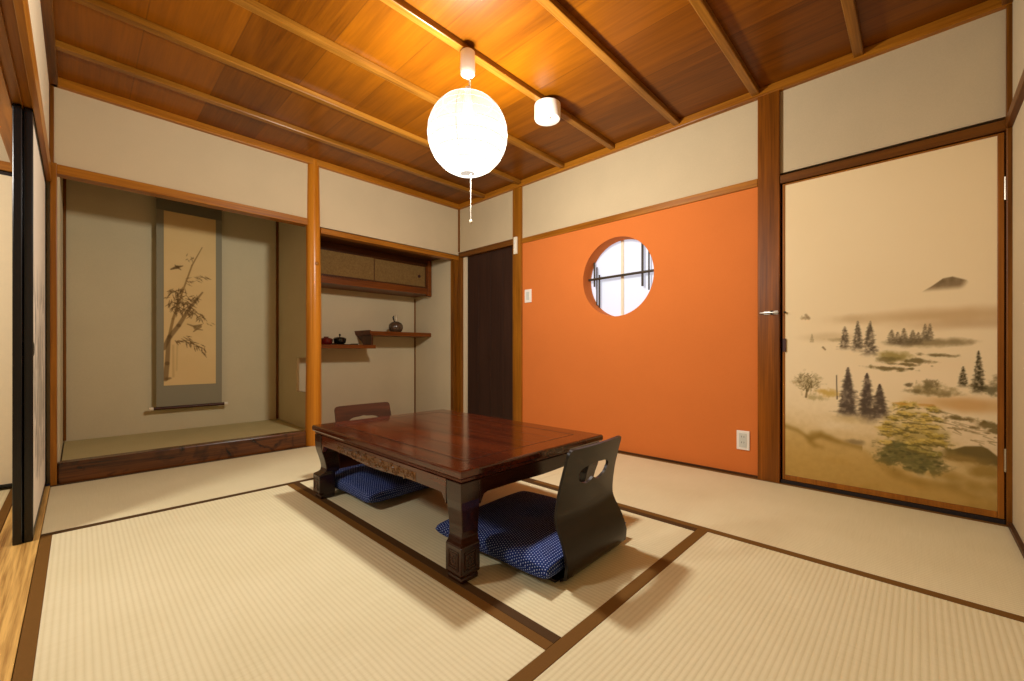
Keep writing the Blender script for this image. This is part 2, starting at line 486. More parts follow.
    a = (1 - ss(-.006, .004, V - top)) * ss(.235, .262, V + .04 * (fbm(U, V, .04, 61) - .5)) * ss(.615, .655, U)
    P.lay(.9 * a, '#5c4d22')
    P.blob((.76, .22), .07, .035, '#8a6c24', .7, .8, .5, .04, 62)
    P.blob((.70, .26), .10, .03, '#b3924c', .5, .8, .5, .05, 63)
    P.blob((.62, .22), .10, .028, '#d9be86', .6, .9, .4, .06, 64)
    # spreading pine: dark green below, yellow clumps above
    P.blob((.53, .385), .12, .12, '#c2ab62', .7, .8, .9, .05, 700, -.3)
    P.blob((.55, .32), .11, .08, '#9c8a44', .6, .8, .9, .04, 701)
    for k in range(60):
        u = rr.uniform(.42, .64); v = rr.uniform(.27, .47)
        if ((u - .52) / .10) ** 2 + ((v - .37) / .11) ** 2 > 1: continue
        P.seg((u, v), (u + rr.uniform(.015, .045), v - rr.uniform(-.004, .014)), .0035, .0012, '#5d5228', rr.uniform(.4, .8), .003)
    for c, rx, ry in (((.52, .24), .10, .065), ((.58, .205), .07, .04), ((.46, .27), .06, .05), ((.43, .215), .05, .04)):
        P.blob(c, rx, ry, '#5d5a30', .85, .6, .9, .02, int(c[0] * 777))
    for k in range(130):
        u = rr.uniform(.41, .64); v = rr.uniform(.17, .32)
        if ((u - .525) / .11) ** 2 + ((v - .245) / .07) ** 2 > 1: continue
        P.blob((u, v), .012, .006, rr.choice(['#4a4a28', '#6d6a38', '#7d7640']), .7, .6, .6, .008, k)
    clumps = [(.484, .487), (.513, .490), (.548, .486), (.575, .488), (.599, .480), (.535, .450), (.560, .455), (.50, .445), (.47, .425), (.454, .40), (.513, .395), (.545, .42), (.585, .435), (.61, .43),
              (.60, .40), (.415, .345), (.44, .37), (.47, .36), (.506, .345), (.53, .37), (.565, .39), (.585, .365), (.615, .36), (.62, .325), (.599, .315), (.549, .315), (.57, .34), (.50, .31), (.454, .30), (.635, .29), (.60, .275), (.56, .28), (.52, .285), (.65, .262), (.61, .25)]
    for k, (u, v) in enumerate(clumps):
        if ((u - .53) / .125) ** 2 + ((v - .375) / .135) ** 2 > 1: continue
        u += rr.normal(0, .010); v += rr.normal(0, .006); q = rr.uniform(.6, 1.25); ro = rr.normal(0, .25)
        P.blob((u + .004, v - .014 * q), .034 * q, .006, '#5f5426', .75, .7, .9, .010, 300 + k, ro)
        P.blob((u, v), .033 * q, .012 * q, rr.choice(['#c8ab48', '#b39b44', '#d2b458']) if v > .30 else rr.choice(['#94883e', '#a8964a', '#7d7640']), .85, .8, .9, .010, 340 + k, ro)
        P.blob((u - .004, v + .005), .020 * q, .006, '#dcc674' if v > .30 else '#b4a860', .7, .8, .8, .008, 380 + k, ro)
        for e in range(4):
            a = u + rr.uniform(-.03, .03); b = v + rr.uniform(-.012, .012)
            P.seg((a, b), (a + rr.uniform(.006, .02), b - rr.uniform(-.002, .006)), .002, .001, '#62582c', .45, .003)
    P.blob((.484, .497), .03, .008, '#c08a34', .6, .6, .5, .015, 401)
    P.blob((.58, .497), .035, .008, '#c08a34', .6, .6, .5, .015, 402)
    P.blob((.24, .36), .10, .03, '#ecd9b0', .7, .9, .5, .05, 620)
    P.blob((.60, .155), .12, .018, '#e2cb98', .6, .9, .5, .05, 621)
    # foreground mist hills
    top = np.interp(U, [-.01, .06, .119, .166, .258, .351, .406, .485, .6, .81], [.33, .31, .270, .295, .270, .255, .20, .17, .14, .10])
    a = (1 - ss(-.03, .012, V - top - .02 * (fbm(U, V, .1, 65) - .5)))
    P.lay(.5 * a, '#bd9648')
    P.lay(.6 * np.exp(-((V - top) / .016) ** 2) * (U < .34) * ss(.0, .06, U + .06), '#8a6c28')
    P.line([(.118, .275), (.135, .295), (.165, .302), (.20, .290), (.24, .272)], [.010, .012, .012, .008, .004], '#8a6c28', .4, .022)
    P.line([(.118, .275), (.122, .255), (.14, .238), (.17, .232)], [.010, .008, .006, .004], '#8a6c28', .35, .02)
    P.line([(.42, .19), (.47, .15), (.55, .12), (.66, .13), (.72, .10)], [.012, .014, .012, .010, .006], '#8a6c28', .35, .03)
    P.line([(.60, .165), (.66, .17), (.73, .145), (.80, .155)], [.008, .014, .012, .008], '#9a7a30', .4, .03)
    P.blob((.23, .17), .06, .02, '#c29a4a', .35, .9, .5, .05, 610)
    P.blob((.52, .10), .08, .022, '#c29a4a', .4, .9, .5, .05, 611)
    P.blob((.316, .283), .045, .016, '#7d6c4a', .7, .8, .4, .02, 66)
    P.lay(.45 * ss(.50, .78, fbm(U, V, .16, 67)) * ss(.30, .1, V), '#8c6a1e')
    P.lay(.25 * fbm(U, V, .02, 68) * ss(.6, .2, V), '#8c6f34')
    return P.C

def paint_bamboo(U, V):
    P = Paint(U, V, '#ddbf85')
    P.lay(.35 * fbm(U, V, .15, 3), '#c9a668')
    ink = '#5c4526'
    # thin far cane, thick near cane, slanting branch
    P.line([(.058, .80), (.060, .55)], .006, '#b0915a', .45, .006)
    P.line([(.085, .83), (.080, .60)], .004, '#b0915a', .4, .006)
    P.line([(.009, .533), (.021, .656), (.030, .851)], [.017, .014, .011], ink, .62, .006)
    P.line([(.030, .851), (.058, 1.013), (.100, 1.17), (.122, 1.252), (.180, 1.459), (.248, 1.618)], [.009, .008, .006, .005, .004, .002], '#86683a', .8, .004)
    P.line([(.000, .775), (.037, .869), (.093, .961), (.166, 1.110), (.250, 1.243)], [.013, .014, .013, .010, .004], ink, .6, .006)
    P.blob((.02, .535), .03, .012, ink, .6, .7, .6, .02, 4)
    rr = np.random.default_rng(8)
    def spray(c, n, L, a0, a1, al=.8):
        al *= .75
        for k in range(n):
            an = rr.uniform(a0, a1); l = L * rr.uniform(.6, 1.15)
            p = (c[0] + rr.normal(0, .012), c[1] + rr.normal(0, .012))
            q = (p[0] + l * math.cos(an), p[1] + l * math.sin(an))
            mpt = ((p[0] + q[0]) / 2, (p[1] + q[1]) / 2)
            P.seg(p, mpt, .001, .0033, ink, al, .003); P.seg(mpt, q, .0033, .0006, ink, al, .003)
    for c in ((.065, 1.235), (.108, 1.262), (.051, 1.160), (.093, 1.177), (.151, 1.180), (.195, 1.200), (.065, 1.110), (.136, 1.095), (.195, 1.080), (.235, 1.050), (.166, 1.130), (.093, 1.115), (.12, 1.15)):
        spray(c, 9, .062, -2.9, -.25, .75)
    spray((.10, 1.21), 8, .05, -2.6, -.6, .8)
    for c in ((.151, 1.325), (.21, 1.353), (.265, 1.375)):
        spray(c, 6, .045, -.9, .5, .5)
    spray((.301, .998), 3, .04, -1.0, -.2, .45)
    for c in ((.093, .840), (.136, .854), (.166, .825), (.21, .795), (.240, .778)):
        spray(c, 6, .055, -1.5, .1, .85)
    for c in ((.151, 1.519), (.19, 1.519)):
        spray(c, 4, .03, -2.4, -.4, .4)
    # birds
    P.seg((.044, 1.408), (.085, 1.432), .004, .012, ink, .8, .004); P.seg((.085, 1.432), (.120, 1.446), .010, .002, ink, .8, .004)
    P.seg((.070, 1.446), (.085, 1.430), .002, .008, ink, .7, .004); P.seg((.085, 1.430), (.108, 1.412), .008, .002, ink, .6, .004)
    P.seg((.150, .975), (.200, .955), .003, .008, '#7a6038', .7, .004); P.seg((.200, .955), (.245, .975), .012, .004, '#7a6038', .75, .004)
    P.seg((.235, .958), (.190, .915), .010, .003, '#7a6038', .7, .004); P.seg((.20, .94), (.25, .93), .008, .003, '#7a6038', .6, .004)
    return P.C

def paint_reeds(U, V):
    """grey ink brushwork on white sliding-door paper"""
    P = Paint(U, V, '#f4ead6')
    rr = np.random.default_rng(21)
    P.lay(.25 * fbm(U, V, .3, 4), '#d8c8a8')
    for k in range(150):
        u = rr.uniform(.1, .9); v = rr.uniform(.15, 1.0)
        an = rr.uniform(1.2, 2.0); L = rr.uniform(.08, .22)
        P.seg((u, v), (u + L * math.cos(an), v + L * math.sin(an)), .012, .002, rr.choice(['#8a8478', '#5f5a52', '#a49c8c']), rr.uniform(.3, .75), .01)
    P.blob((.5, .5), .4, .35, '#97907f', .35, .9, .7, .12, 9)
    return P.C

# ------------------------------------------------------------------ key dimensions (metres)
XL, XR, YN, YB = -.105, 2.812, -.285, 3.505
ZT, ZC = 2.245, 2.295          # bottom of cornice, ceiling boards

# ------------------------------------------------------------------ floor and tatami
struct('floor', M['gap'], -3.3, 3.0, -.9, 4.6, -.12, -.05)

def tatami(length, width, loc, rz, label, left_border, right_border, bw=.038, bmat='heri', mat='tatami'):
    """mat along local Y; borders along the long edges"""
    o = empty('tatami_mat', loc, rz)
    tag(o, label, 'tatami mat', 'woven rush mats on the floor')
    l, w = length / 2, width / 2
    MB().box(-w + (bw if left_border else 0), w - (bw if right_border else 0), -l, l, -.048, 0).build('rush_surface', M[mat], o, .0015)
    if left_border: MB().box(-w, -w + bw, -l, l, -.048, .0015).build('cloth_border', M[bmat], o, .001)
    if right_border: MB().box(w - bw, w, -l, l, -.048, .0015).build('cloth_border', M[bmat], o, .001)
    return o
g = .0008
# left, centre (long side along Y)
tatami(2.56 - .678 - g, .8545 - XL - g, ((.8545 + XL) / 2, (2.56 + .678) / 2, 0), 0, 'tatami mat left of the low table, in front of the worn door sill', True, True, .032)
tatami(2.56 - .678 - g, 1.832 - .8545 - g, ((.8545 + 1.832) / 2, (2.56 + .678) / 2, 0), 0, 'tatami mat that the low table and both legless chairs stand on', True, True, .032, 'heri_dark')  # darker border cloth carries the table's shadow in its colour
tatami(1.832 - XL - g, 3.50 - 2.56 - g, ((1.832 + XL) / 2, (2.56 + 3.50) / 2, 0), PI / 2, 'tatami mat along the front of the alcove with the hanging scroll', True, True, .034, 'heri_dark')
tatami(1.832 - XL - g, .678 - YN - g, ((1.832 + XL) / 2, (.678 + YN) / 2, 0), PI / 2, 'tatami mat at the bottom edge of the photo, nearest the viewer', True, True, .041)
tatami(1.89 - g, XR - 1.832 - g, ((1.832 + XR) / 2, YN + 1.89 / 2, 0), 0, 'tatami mat in front of the painted landscape door', True, True, .036)
tatami(3.50 - (YN + 1.89) - g, XR - 1.832 - g, ((1.832 + XR) / 2, (YN + 1.89 + 3.50) / 2, 0), 0, 'tatami mat along the far part of the orange wall and the dark door', True, True, .036, 'heri_dark')
# the room beyond the sliding doors
tatami(1.9, .93, (-.225 - .93 / 2, 2.62, 0), 0, 'tatami mat of the next room, beyond the black edged sliding doors', True, True, .03)
tatami(1.9, .93, (-.225 - .93 / 2, .70, 0), 0, 'tatami mat of the next room, beside the worn sill and nearer the viewer', True, True, .03)

# ------------------------------------------------------------------ walls
def wall_orange():
    cy, cz, r, d = 1.637, 1.313, .297, .115
    y0, y1, z0, z1 = .686, 2.60, 0, 1.775
    bm = bmesh.new(); N = 96
    inner, outer = [], []
    ang = [2 * PI * k / N for k in range(N)]
    corners = [math.atan2(z - cz, y - cy) % (2 * PI) for y in (y0, y1) for z in (z0, z1)]
    ang = sorted(set(ang + corners))
    for a in ang:
        c, s = math.cos(a), math.sin(a)
        inner.append((cy + r * c, cz + r * s))
        t = min(((y1 - cy) / c if c > 1e-9 else 1e9), ((y0 - cy) / c if c < -1e-9 else 1e9), ((z1 - cz) / s if s > 1e-9 else 1e9), ((z0 - cz) / s if s < -1e-9 else 1e9))
        outer.append((cy + t * c, cz + t * s))
    rings = []
    for ringp, x in ((outer, XR), (inner, XR), (inner, XR + d), (outer, XR + d)):
        rings.append([bm.verts.new((x, p[0], p[1])) for p in ringp])
    n = len(ang)
    for a, b in zip(rings, rings[1:] + rings[:1]):
        for i in range(n):
            j = (i + 1) % n
            bm.faces.new((a[i], a[j], b[j], b[i]))
    m = MB(); m.bm.free(); m.bm = bm
    o = m.build('wall_right', M['orange'], kind='structure')
    o['label'] = 'orange plaster wall with the round window'
    return o
wall_orange()
struct('wall_right_upper', M['plaster'], XR, XR + .115, YN - .05, YB + .1, 1.776, ZC + .01)
struct('wall_right_backing', M['plaster'], XR + .2, XR + .24, YN - .3, 3.50, -.1, 2.4)
struct('wall_near', M['plaster'], XL - .03, XR + .2, YN - .12, YN, -.05, ZC + .01)
struct('wall_back_upper', M['plaster'], XL - .1, XR + .1, YB, YB + .069, 1.766, ZC + .01)
struct('wall_left_upper', M['plaster_white'], -.185, -.111, YN - .1, YB + .1, 1.80, ZC + .01)
# alcove shells
struct('wall_alcove_back', M['plaster_toko'], -.16, 1.344, 4.37, 4.45, 0, 2.2)
struct('wall_alcove_left', M['plaster_toko'], -.16, -.072, 3.56, 4.37, 0, 2.2)
struct('ceiling_alcove', M['cab_frame'], -.16, 1.344, 3.575, 4.45, 2.1, 2.2)
def wall_between():
    # partition between the two alcoves with a small open window
    m = MB()
    x0, x1 = 1.322, 1.344
    for (a, b, c, d) in ((3.60, 3.62, 0, 2.2), (3.885, 4.37, 0, 2.2), (3.62, 3.885, 0, .407), (3.62, 3.885, .70, 2.2)):
        m.box(x0, x1, a, b, c, d)
    return m.build('wall_partition', M['plaster_toko'], kind='structure')
wall_between()
struct('wall_niche_back', M['plaster_side'], 1.345, 2.85, 4.247, 4.33, -.05, 2.2)
struct('wall_niche_right', M['plaster_side'], 2.75, 2.85, 3.56, 4.247, -.05, 2.2)
struct('floor_niche', M['shelf'], 1.345, 2.75, 3.505, 4.247, -.05, .0)
struct('ceiling_niche', M['cab_frame'], 1.345, 2.75, 3.58, 4.247, 1.757, 1.80)

# ------------------------------------------------------------------ ceiling with battens
ceil = struct('ceiling', M['ceiling'], XL - .08, XR + .1, YN - .1, YB + .07, ZC, ZC + .05)
for y in (.225, .695, 1.165, 1.648, 2.115, 2.60, 3.085):
    MB().box(-.11, XR, y - .021, y + .021, 2.262, ZC).build('ceiling_batten', M['rib_d'], ceil, .004)
n_trim = [0]
def trim(mat, *a, bevel=.003, label=None):
    n_trim[0] += 1
    return struct('trim_%d' % n_trim[0], M[mat], *a, bevel=bevel, label=label)
# cornice on the four sides
trim('kamoi_x', XL, XR, YB - .032, YB + .01, ZT, ZC)
trim('kamoi_y', XR - .032, XR + .01, YN, YB - .033, ZT, ZC)
trim('dkamoi_y', -.115, -.076, YN, YB + .002, ZT, ZC)
trim('dkamoi_x', XL, XR - .033, YN - .01, YN + .032, ZT, ZC)

# ------------------------------------------------------------------ posts and beams
trim('kamoi_x', -.082, 1.275, YB - .012, YB + .07, 1.757, 1.810, label='amber beam over the scroll alcove')
trim('kamoi_x', 1.375, 2.812, YB - .012, YB + .07, 1.712, 1.757, label='amber beam over the shelf niche')
def log_post():
    m = MB(); prof = []
    rings = []
    for k in range(25):
        z = -.04 + k * (ZC + .03) / 24
        r = .060 - .0065 * (z / 2.2) - .006 * ss(1.3, 2.2, np.array(z)) + .0012 * math.sin(z * 7.3)
        cx = 1.324 + .003 * math.sin(z * 2.1)
        rings.append([(cx + r * math.cos(2 * PI * i / 32), YB + .012 + r * math.sin(2 * PI * i / 32), z) for i in range(32)])
    m.loft(rings)
    # knot
    n_trim[0] += 1
    o = m.build('trim_%d' % n_trim[0], M['log'], smooth=True, kind='structure')
    o['label'] = 'polished natural log post between the two alcoves'
    k = MB().lathe([(.0, 0), (.012, .001), (.016, .004), (.014, .008), (.006, .010), (.0001, .009)], (1.333, YB - .047, 1.455), 18, 'y', cap=False).build('knot', M['post_amber'], o, smooth=True)
    k.scale = (1, 1, 1)
log_post()
trim('post_amber', -.1075, -.081, YB - .012, YB + .055, 0, 1.815, label='corner post left of the alcove')
trim('post', -.112, -.092, YB - .012, YB, 1.811, ZT)
trim('post', 2.744, 2.82, YB - .0, YB + .060, -.04, 1.76, label='corner post between niche and dark door')
trim('post', 2.796, 2.86, 3.457, 3.504, -.04, 1.737)
trim('post', 2.796, 2.814, YB - .014, YB, 1.80, ZT)
trim('dkamoi_y', 2.800, 2.90, 2.705, 3.504, 1.737, 1.793)
trim('post_amber', 2.796, 2.91, 2.592, 2.703, -.04, ZT + .005, label='post between the dark door and the orange wall')
trim('kamoi_y', 2.800, 2.84, .690, 2.590, 1.730, 1.776)
trim('pillar', 2.790, 2.92, .576, .688, -.04, ZT + .005, label='red brown pillar between orange wall and painted door')
trim('dkamoi_y', 2.794, 2.88, YN, .574, 1.712, 1.758, label='brown beam over the painted door')
trim('post', 2.788, 2.86, YN - .06, YN + .017, -.04, ZT)
trim('dkamoi_x', -.05, 2.787, YN - .02, YN + .02, 1.715, 1.760)
struct('baseboard_near', M['baseboard'], -.05, 2.787, YN - .01, YN + .014, 0, .018)
struct('baseboard_right', M['baseboard'], XR - .008, XR + .02, .690, 2.590, .0005, .014)
trim('gap', 2.800, 2.87, YN + .018, .574, -.04, .020, bevel=.002, label='dark threshold below the painted door')
# alcove edge strips
trim('post', 1.304, 1.324, 4.35, 4.37, .118, 2.1)
trim('post', -.072, -.056, 4.354, 4.37, .118, 2.1)
trim('post', 2.738, 2.751, 4.234, 4.247, 0, 1.36)

# left sliding-door head beam with grooves, and the worn sill
def head_beam():
    m = MB()
    poly = [(-.235, 1.80), (-.235, 1.702), (-.178, 1.702), (-.178, 1.716), (-.1497, 1.716), (-.1497, 1.704), (-.1485, 1.704), (-.1485, 1.716), (-.121, 1.716), (-.121, 1.700), (-.103, 1.700), (-.103, 1.80)]
    m.prism(poly, 'y', YN, YB - .014)
    n_trim[0] += 1
    o = m.build('trim_%d' % n_trim[0], M['kamoi_y'], bevel=.002, kind='structure')
    o['label'] = 'grooved head beam over the sliding doors on the left'
head_beam()
trim('sill', -.2225, -.1065, YN, YB - .014, -.048, .002, bevel=.002, label='worn wooden sill under the sliding doors on the left')

# tokonoma platform
trim('burl', -.080, 1.268, YB + .002, YB + .085, -.04, .117, bevel=.006, label='dark burl wood front edge of the alcove platform')
a = empty('alcove_mat', (.625, 3.98, .112))
tag(a, 'raised olive rush mat on the floor of the scroll alcove', 'mat')
MB().box(-.385, .385, -.69, .69, -.02, 0).build('rush_surface', M['tatami_toko'], a, .001)
MB().box(-.390, -.386, -.69, .69, -.02, .001).build('cloth_border', M['ivory'], a)
a.rotation_euler = (0, 0, PI / 2)
struct('floor_alcove', M['cab_frame'], -.072, 1.322, YB + .086, 4.37, -.05, .090)

# ------------------------------------------------------------------ sliding doors on the left
def fusuma(n, x0, x1, y0, y1, z0, z1, label):
    o = empty('door_%d' % n, ((x0 + x1) / 2, (y0 + y1) / 2, z0), kind='structure'); o['label'] = label
    hx, hy, H = (x1 - x0) / 2, (y1 - y0) / 2, z1 - z0
    for s in (-1, 1):
        MB().box(-hx, hx, s * hy - .011 * s - .011, s * hy - .011 * s + .011, 0, H).build('door_stile', M['lacquer'], o, .003)
    for z in (.011, H - .011):
        MB().box(-hx, hx, -hy + .0222, hy - .0222, z - .011, z + .011).build('door_rail', M['lacquer'], o, .002)
    box('door_core', M['cream_door'], -hx + .004, hx - .0045, -hy + .0222, hy - .0222, .0222, H - .0222, o)
    W = 2 * hy - .0445
    vgrid('painted_paper', M['fus_paper'], W, H - .045, 110, 200, lambda U, V: (U * 0 + hx - .004, U - W / 2, V + .0225), paint_reeds, o)
    MB().lathe([(.0, 0), (.026, 0), (.028, .003), (.024, .004), (.022, .001), (.0001, .001)], (hx - .004, -hy + .06, .76), 24, 'x', cap=False).build('finger_pull', M['steel_dark'], o, smooth=True)
    return o
fusuma(1, -.1480, -.1225, 2.520, 3.555, .003, 1.712, 'black edged sliding door with grey ink brushwork facing the room')
fusuma(2, -.1755, -.1500, 2.512, 3.54, .003, 1.712, 'second black edged sliding door stacked behind the first')

# ------------------------------------------------------------------ painted hinged door on the right
def painted_door():
    o = empty('door_3', (2.83, .151, .022), kind='structure')
    o['label'] = 'hinged door with a misty river landscape painted on gold paper'
    X0, X1 = -.024, .014
    y0, y1, H = -.415, .414, 1.686     # local
    MB().box(X0, X1, y1 - .011, y1, 0, H).build('door_stile', M['door_frame'], o, .002)
    MB().box(X0, X1, y0, y0 + .020, 0, H).build('door_stile', M['door_frame'], o, .002)
    MB().box(X0, X1, y0 + .0202, y1 - .0112, 0, .028).build('door_rail', M['door_frame'], o, .002)
    MB().box(X0, X1, y0 + .0202, y1 - .0112, H - .008, H).build('door_rail', M['door_frame'], o, .002)
    box('door_core', M['cream_door'], X0 + .006, X1, y0 + .0202, y1 - .0112, .0282, H - .0082, o)
    W = (y1 - .0112) - (y0 + .0202); Hh = H - .0364
    vgrid('landscape_painting', M['door_paper'], W, Hh, 270, 552, lambda U, V: (U * 0 + X0 + .005, y1 - .0112 - U, V + .0282), lambda U, V: paint_landscape(U, V + .05), o)
    for z in (1.439, .259):
        MB().lathe([(.0055, -.05), (.0055, .05)], (X0 - .004, y0 - .003, z), 12).build('hinge', M['steel'], o, smooth=True)
    b = MB().box(X0 - .003, X0, y1 - .018, y1 - .001, .729, .804).build('finger_pull', M['pull'], o, .001)
    MB().lathe([(.006, 0), (.006, -.010), (.003, -.013)], (X0, y1 - .012, .954), 12, 'x').build('latch_catch', M['steel_dark'], o, smooth=True)
    return o
painted_door()
lt = empty('slide_latch', (2.790, .625, .976))
tag(lt, 'small steel bolt latch fixed on the red brown pillar beside the painted door', 'latch')
MB().box(-.004, 0, -.042, .030, -.010, .010).build('base_plate', M['steel'], lt, .001)
MB().lathe([(.0055, -.045), (.0055, .046), (.003, .05)], (-.009, 0, 0), 12, 'y').build('bolt', M['steel'], lt, smooth=True)
MB().box(-.014, -.0042, -.018, -.006, -.012, .012).build('keeper', M['steel_dark'], lt, .001)

# dark plank door and pale strip beside it
d = empty('door_4', (2.86, 3.055, 0), kind='structure'); d['label'] = 'dark brown boarded door in the far right corner'
w = .704 / 4
for k in range(4):
    MB().box(-.015, .015, -.352 + k * w, -.352 + (k + 1) * w - .002, .0, 1.737).build('board', M['dark_door'], d, .002)
struct('trim_90', M['plaster_white'], 2.83, 2.90, 3.408, 3.456, 0, 1.737)

# door at the end of the next room
d5 = empty('door_5', (-.665, 3.62, .003), kind='structure'); d5['label'] = 'cream sliding door at the end of the next room'
box('door_panel', M['cream_door'], -.42, .42, -.008, .012, .02, 1.735, d5)
for x in (-.431, .431): MB().box(x - .0105, x + .0105, -.012, .014, 0, 1.738).build('door_stile', M['lacquer'], d5, .002)
for z in (.010, 1.745 - .017): MB().box(-.42, .42, -.012, .014, z - .0098, z + .0095).build('door_rail', M['lacquer'], d5, .002)
MB().lathe([(.026, 0), (.028, -.003), (.024, -.004), (.022, -.001), (.0001, -.001)], (.340, -.0085, .790), 20, 'y', cap=False).build('finger_pull', M['steel_dark'], d5, smooth=True)
# ------------------------------------------------------------------ next room shell
struct('wall_next_room_back', M['plaster'], -3.2, -.19, 3.66, 3.74, -.05, ZC + .02)
trim('kamoi_x', -3.1, -.2365, 3.60, 3.658, 1.745, 1.795, label='amber beam over the cream door of the next room')
struct('ceiling_next_room', M['ceiling'], -3.2, -.186, -.9, 3.74, ZC, ZC + .05)
struct('wall_next_room_left', M['plaster'], -3.2, -3.1, -.9, 3.66, -.05, ZC)
struct('wall_next_room_near', M['plaster'], -3.1, XL - .03, -.9, -.82, -.05, ZC)
struct('wall_next_room_jamb', M['plaster'], -.236, -.14, -.82, YN - .0, -.05, ZC)

# ------------------------------------------------------------------ round window
w = empty('window_1', (2.927, 1.637, 1.313), kind='structure'); w['label'] = 'round window with daylit frosted panes behind bamboo bars'
struct_w = [
 ('window_pane', M['pane'], .010, .016, -.45, .0027, -.45, .45), ('window_pane', M['pane'], .010, .016, .0273, .45, -.45, .45)]
for nme, mt, *bx in struct_w: box(nme, mt, *bx, w)
MB().box(.001, .026, .003, .027, -.45, .45).build('window_stile', M['sash'], w, .002)
for (y, z0, z1, r) in ((-.163, -.078, .29, .0085), (-.214, -.11, .20, .006), (.252, -.04, .155, .0075), (.229, -.215, .115, .006), (.206, -.21, .05, .0075)):
    MB().tube([(-.020, y, z0), (-.020, y, (z0 + z1) / 2), (-.020, y, z1)], r, 10).build('window_bar', M['bamboo'], w, smooth=True)
MB().tube([(-.033, -.296, .024), (-.033, 0, .021), (-.033, .296, .017)], .0100, 10).build('window_bar', M['bamboo'], w, smooth=True)

# ------------------------------------------------------------------ small wall fittings
s = empty('light_switch', (XR, 2.520, 1.248))
tag(s, 'white light switch on the orange wall near the dark door', 'switch')
MB().box(-.008, 0, -.040, .040, -.059, .059).build('cover_plate', M['white'], s, .003)
MB().box(-.011, -.0082, -.018, .018, -.036, .036).build('rocker', M['outlet'], s, .002)
s = empty('power_outlet', (XR, .770, .214))
tag(s, 'white power outlet low on the orange wall next to the pillar', 'outlet')
MB().box(-.008, 0, -.036, .036, -.058, .058).build('cover_plate', M['white'], s, .003)
ins = MB().box(-.010, -.0082, -.021, .021, -.042, .042).build('socket_insert', M['outlet'], s, .002)
for z in (.022, -.012):
    for y in (-.006, .007):
        MB().box(-.0106, -.0098, y - .0012, y + .0012, z - .005, z + .005).build('slot', M['slot'], ins)
s = empty('door_sensor', (2.796, 2.657, 1.72))
tag(s, 'slim cream sensor box high on the post beside the dark door', 'sensor')
MB().box(-.016, 0, -.020, .020, -.078, .078).build('housing', M['white_warm'], s, .003)
MB().box(-.018, -.0162, -.009, .009, -.05, .05).build('face', M['white'], s, .001)

# ------------------------------------------------------------------ lantern and detector
LX, LY = 1.366, 1.634
L = empty('paper_lantern', (LX, LY, 2.262))
tag(L, 'round white paper lantern hanging lit over the low table', 'lamp')
cap = MB().lathe([(.030, 0), (.036, -.006), (.037, -.10), (.033, -.118), (.022, -.126), (.0001, -.127)], (0, 0, 0), 32, cap=False).build('cord_housing', M['white'], L, smooth=True)
MB().tube([(.012, 0, -.12), (.014, 0, -.18), (.012, 0, -.24)], .005, 8).build('cord', M['cord'], L, smooth=True)
zc = 1.842 - 2.262
def globe():
    m = MB(); prof = []
    n = 66
    for k in range(n + 1):
        a = -PI / 2 + PI * k / n
        r = .2 * max(math.cos(a), .0); z = .201 * math.sin(a)
        if r < .034: continue
        pleat = .0012 * (1 - abs(math.sin((z / .0385) * PI)) * 2)
        prof.append((r + pleat * .6, z + zc))
    m.lathe(prof, (0, 0, 0), 64, cap=False)
    return m.build('paper_shade', M['paper'], L, smooth=True)
sh = globe()
for k in range(-3, 4):
    z = k * .052; r = .2 * math.sqrt(max(1 - (z / .201) ** 2, 0)) - .001
    if r < .04: continue
    pts = [(r * math.cos(2 * PI * i / 48), r * math.sin(2 * PI * i / 48), z + zc) for i in range(49)]
    MB().tube(pts, .0009, 6).build('hoop', M['rib_wire'], sh, smooth=True)
for an in (0.6, 0.6 + PI / 2, .6 + PI, .6 + 1.5 * PI):
    pts = []
    for k in range(25):
        b = -1.38 + 2.76 * k / 24
        pts.append((.198 * math.cos(b) * math.cos(an), .198 * math.cos(b) * math.sin(an), .199 * math.sin(b) + zc))
    MB().tube(pts, .0009, 6).build('wire_frame', M['rib_wire'], sh, smooth=True)
MB().lathe([(.012, zc + .24), (.016, zc + .20), (.022, zc + .16), (.028, zc + .085), (.029, zc + .080), (.020, zc + .10), (.0001, zc + .10)], (0, 0, 0), 28, cap=False).build('uplight_blocker', M['white'], L, smooth=True)  # unseen socket cone, added to block the bulb's upward light
pc = MB().tube([(.020, 0, zc - .19), (.020, 0, zc - .30), (.020, 0, 1.418 - 2.262)], .0022, 6).build('pull_cord', M['cord'], L, smooth=True)
MB().lathe([(.0001, -.011), (.006, -.008), (.008, 0), (.005, .008), (.002, .012)], (.020, 0, 1.410 - 2.262), 14).build('pull_bead', M['ivory'], pc, smooth=True)

S = empty('smoke_detector', (2.005, 1.640, 2.262))
tag(S, 'white drum shaped smoke detector on the ceiling right of the lantern', 'smoke detector')
MB().lathe([(.079, 0), (.080, -.006), (.079, -.082), (.075, -.089), (.065, -.091), (.0001, -.092)], (0, 0, 0), 40, cap=False).build('body', M['white'], S, smooth=True)
MB().lathe([(.010, -.0915), (.010, -.097), (.0001, -.098)], (-.02, -.025, 0), 14, cap=False).build('indicator', M['outlet'], S, smooth=True)

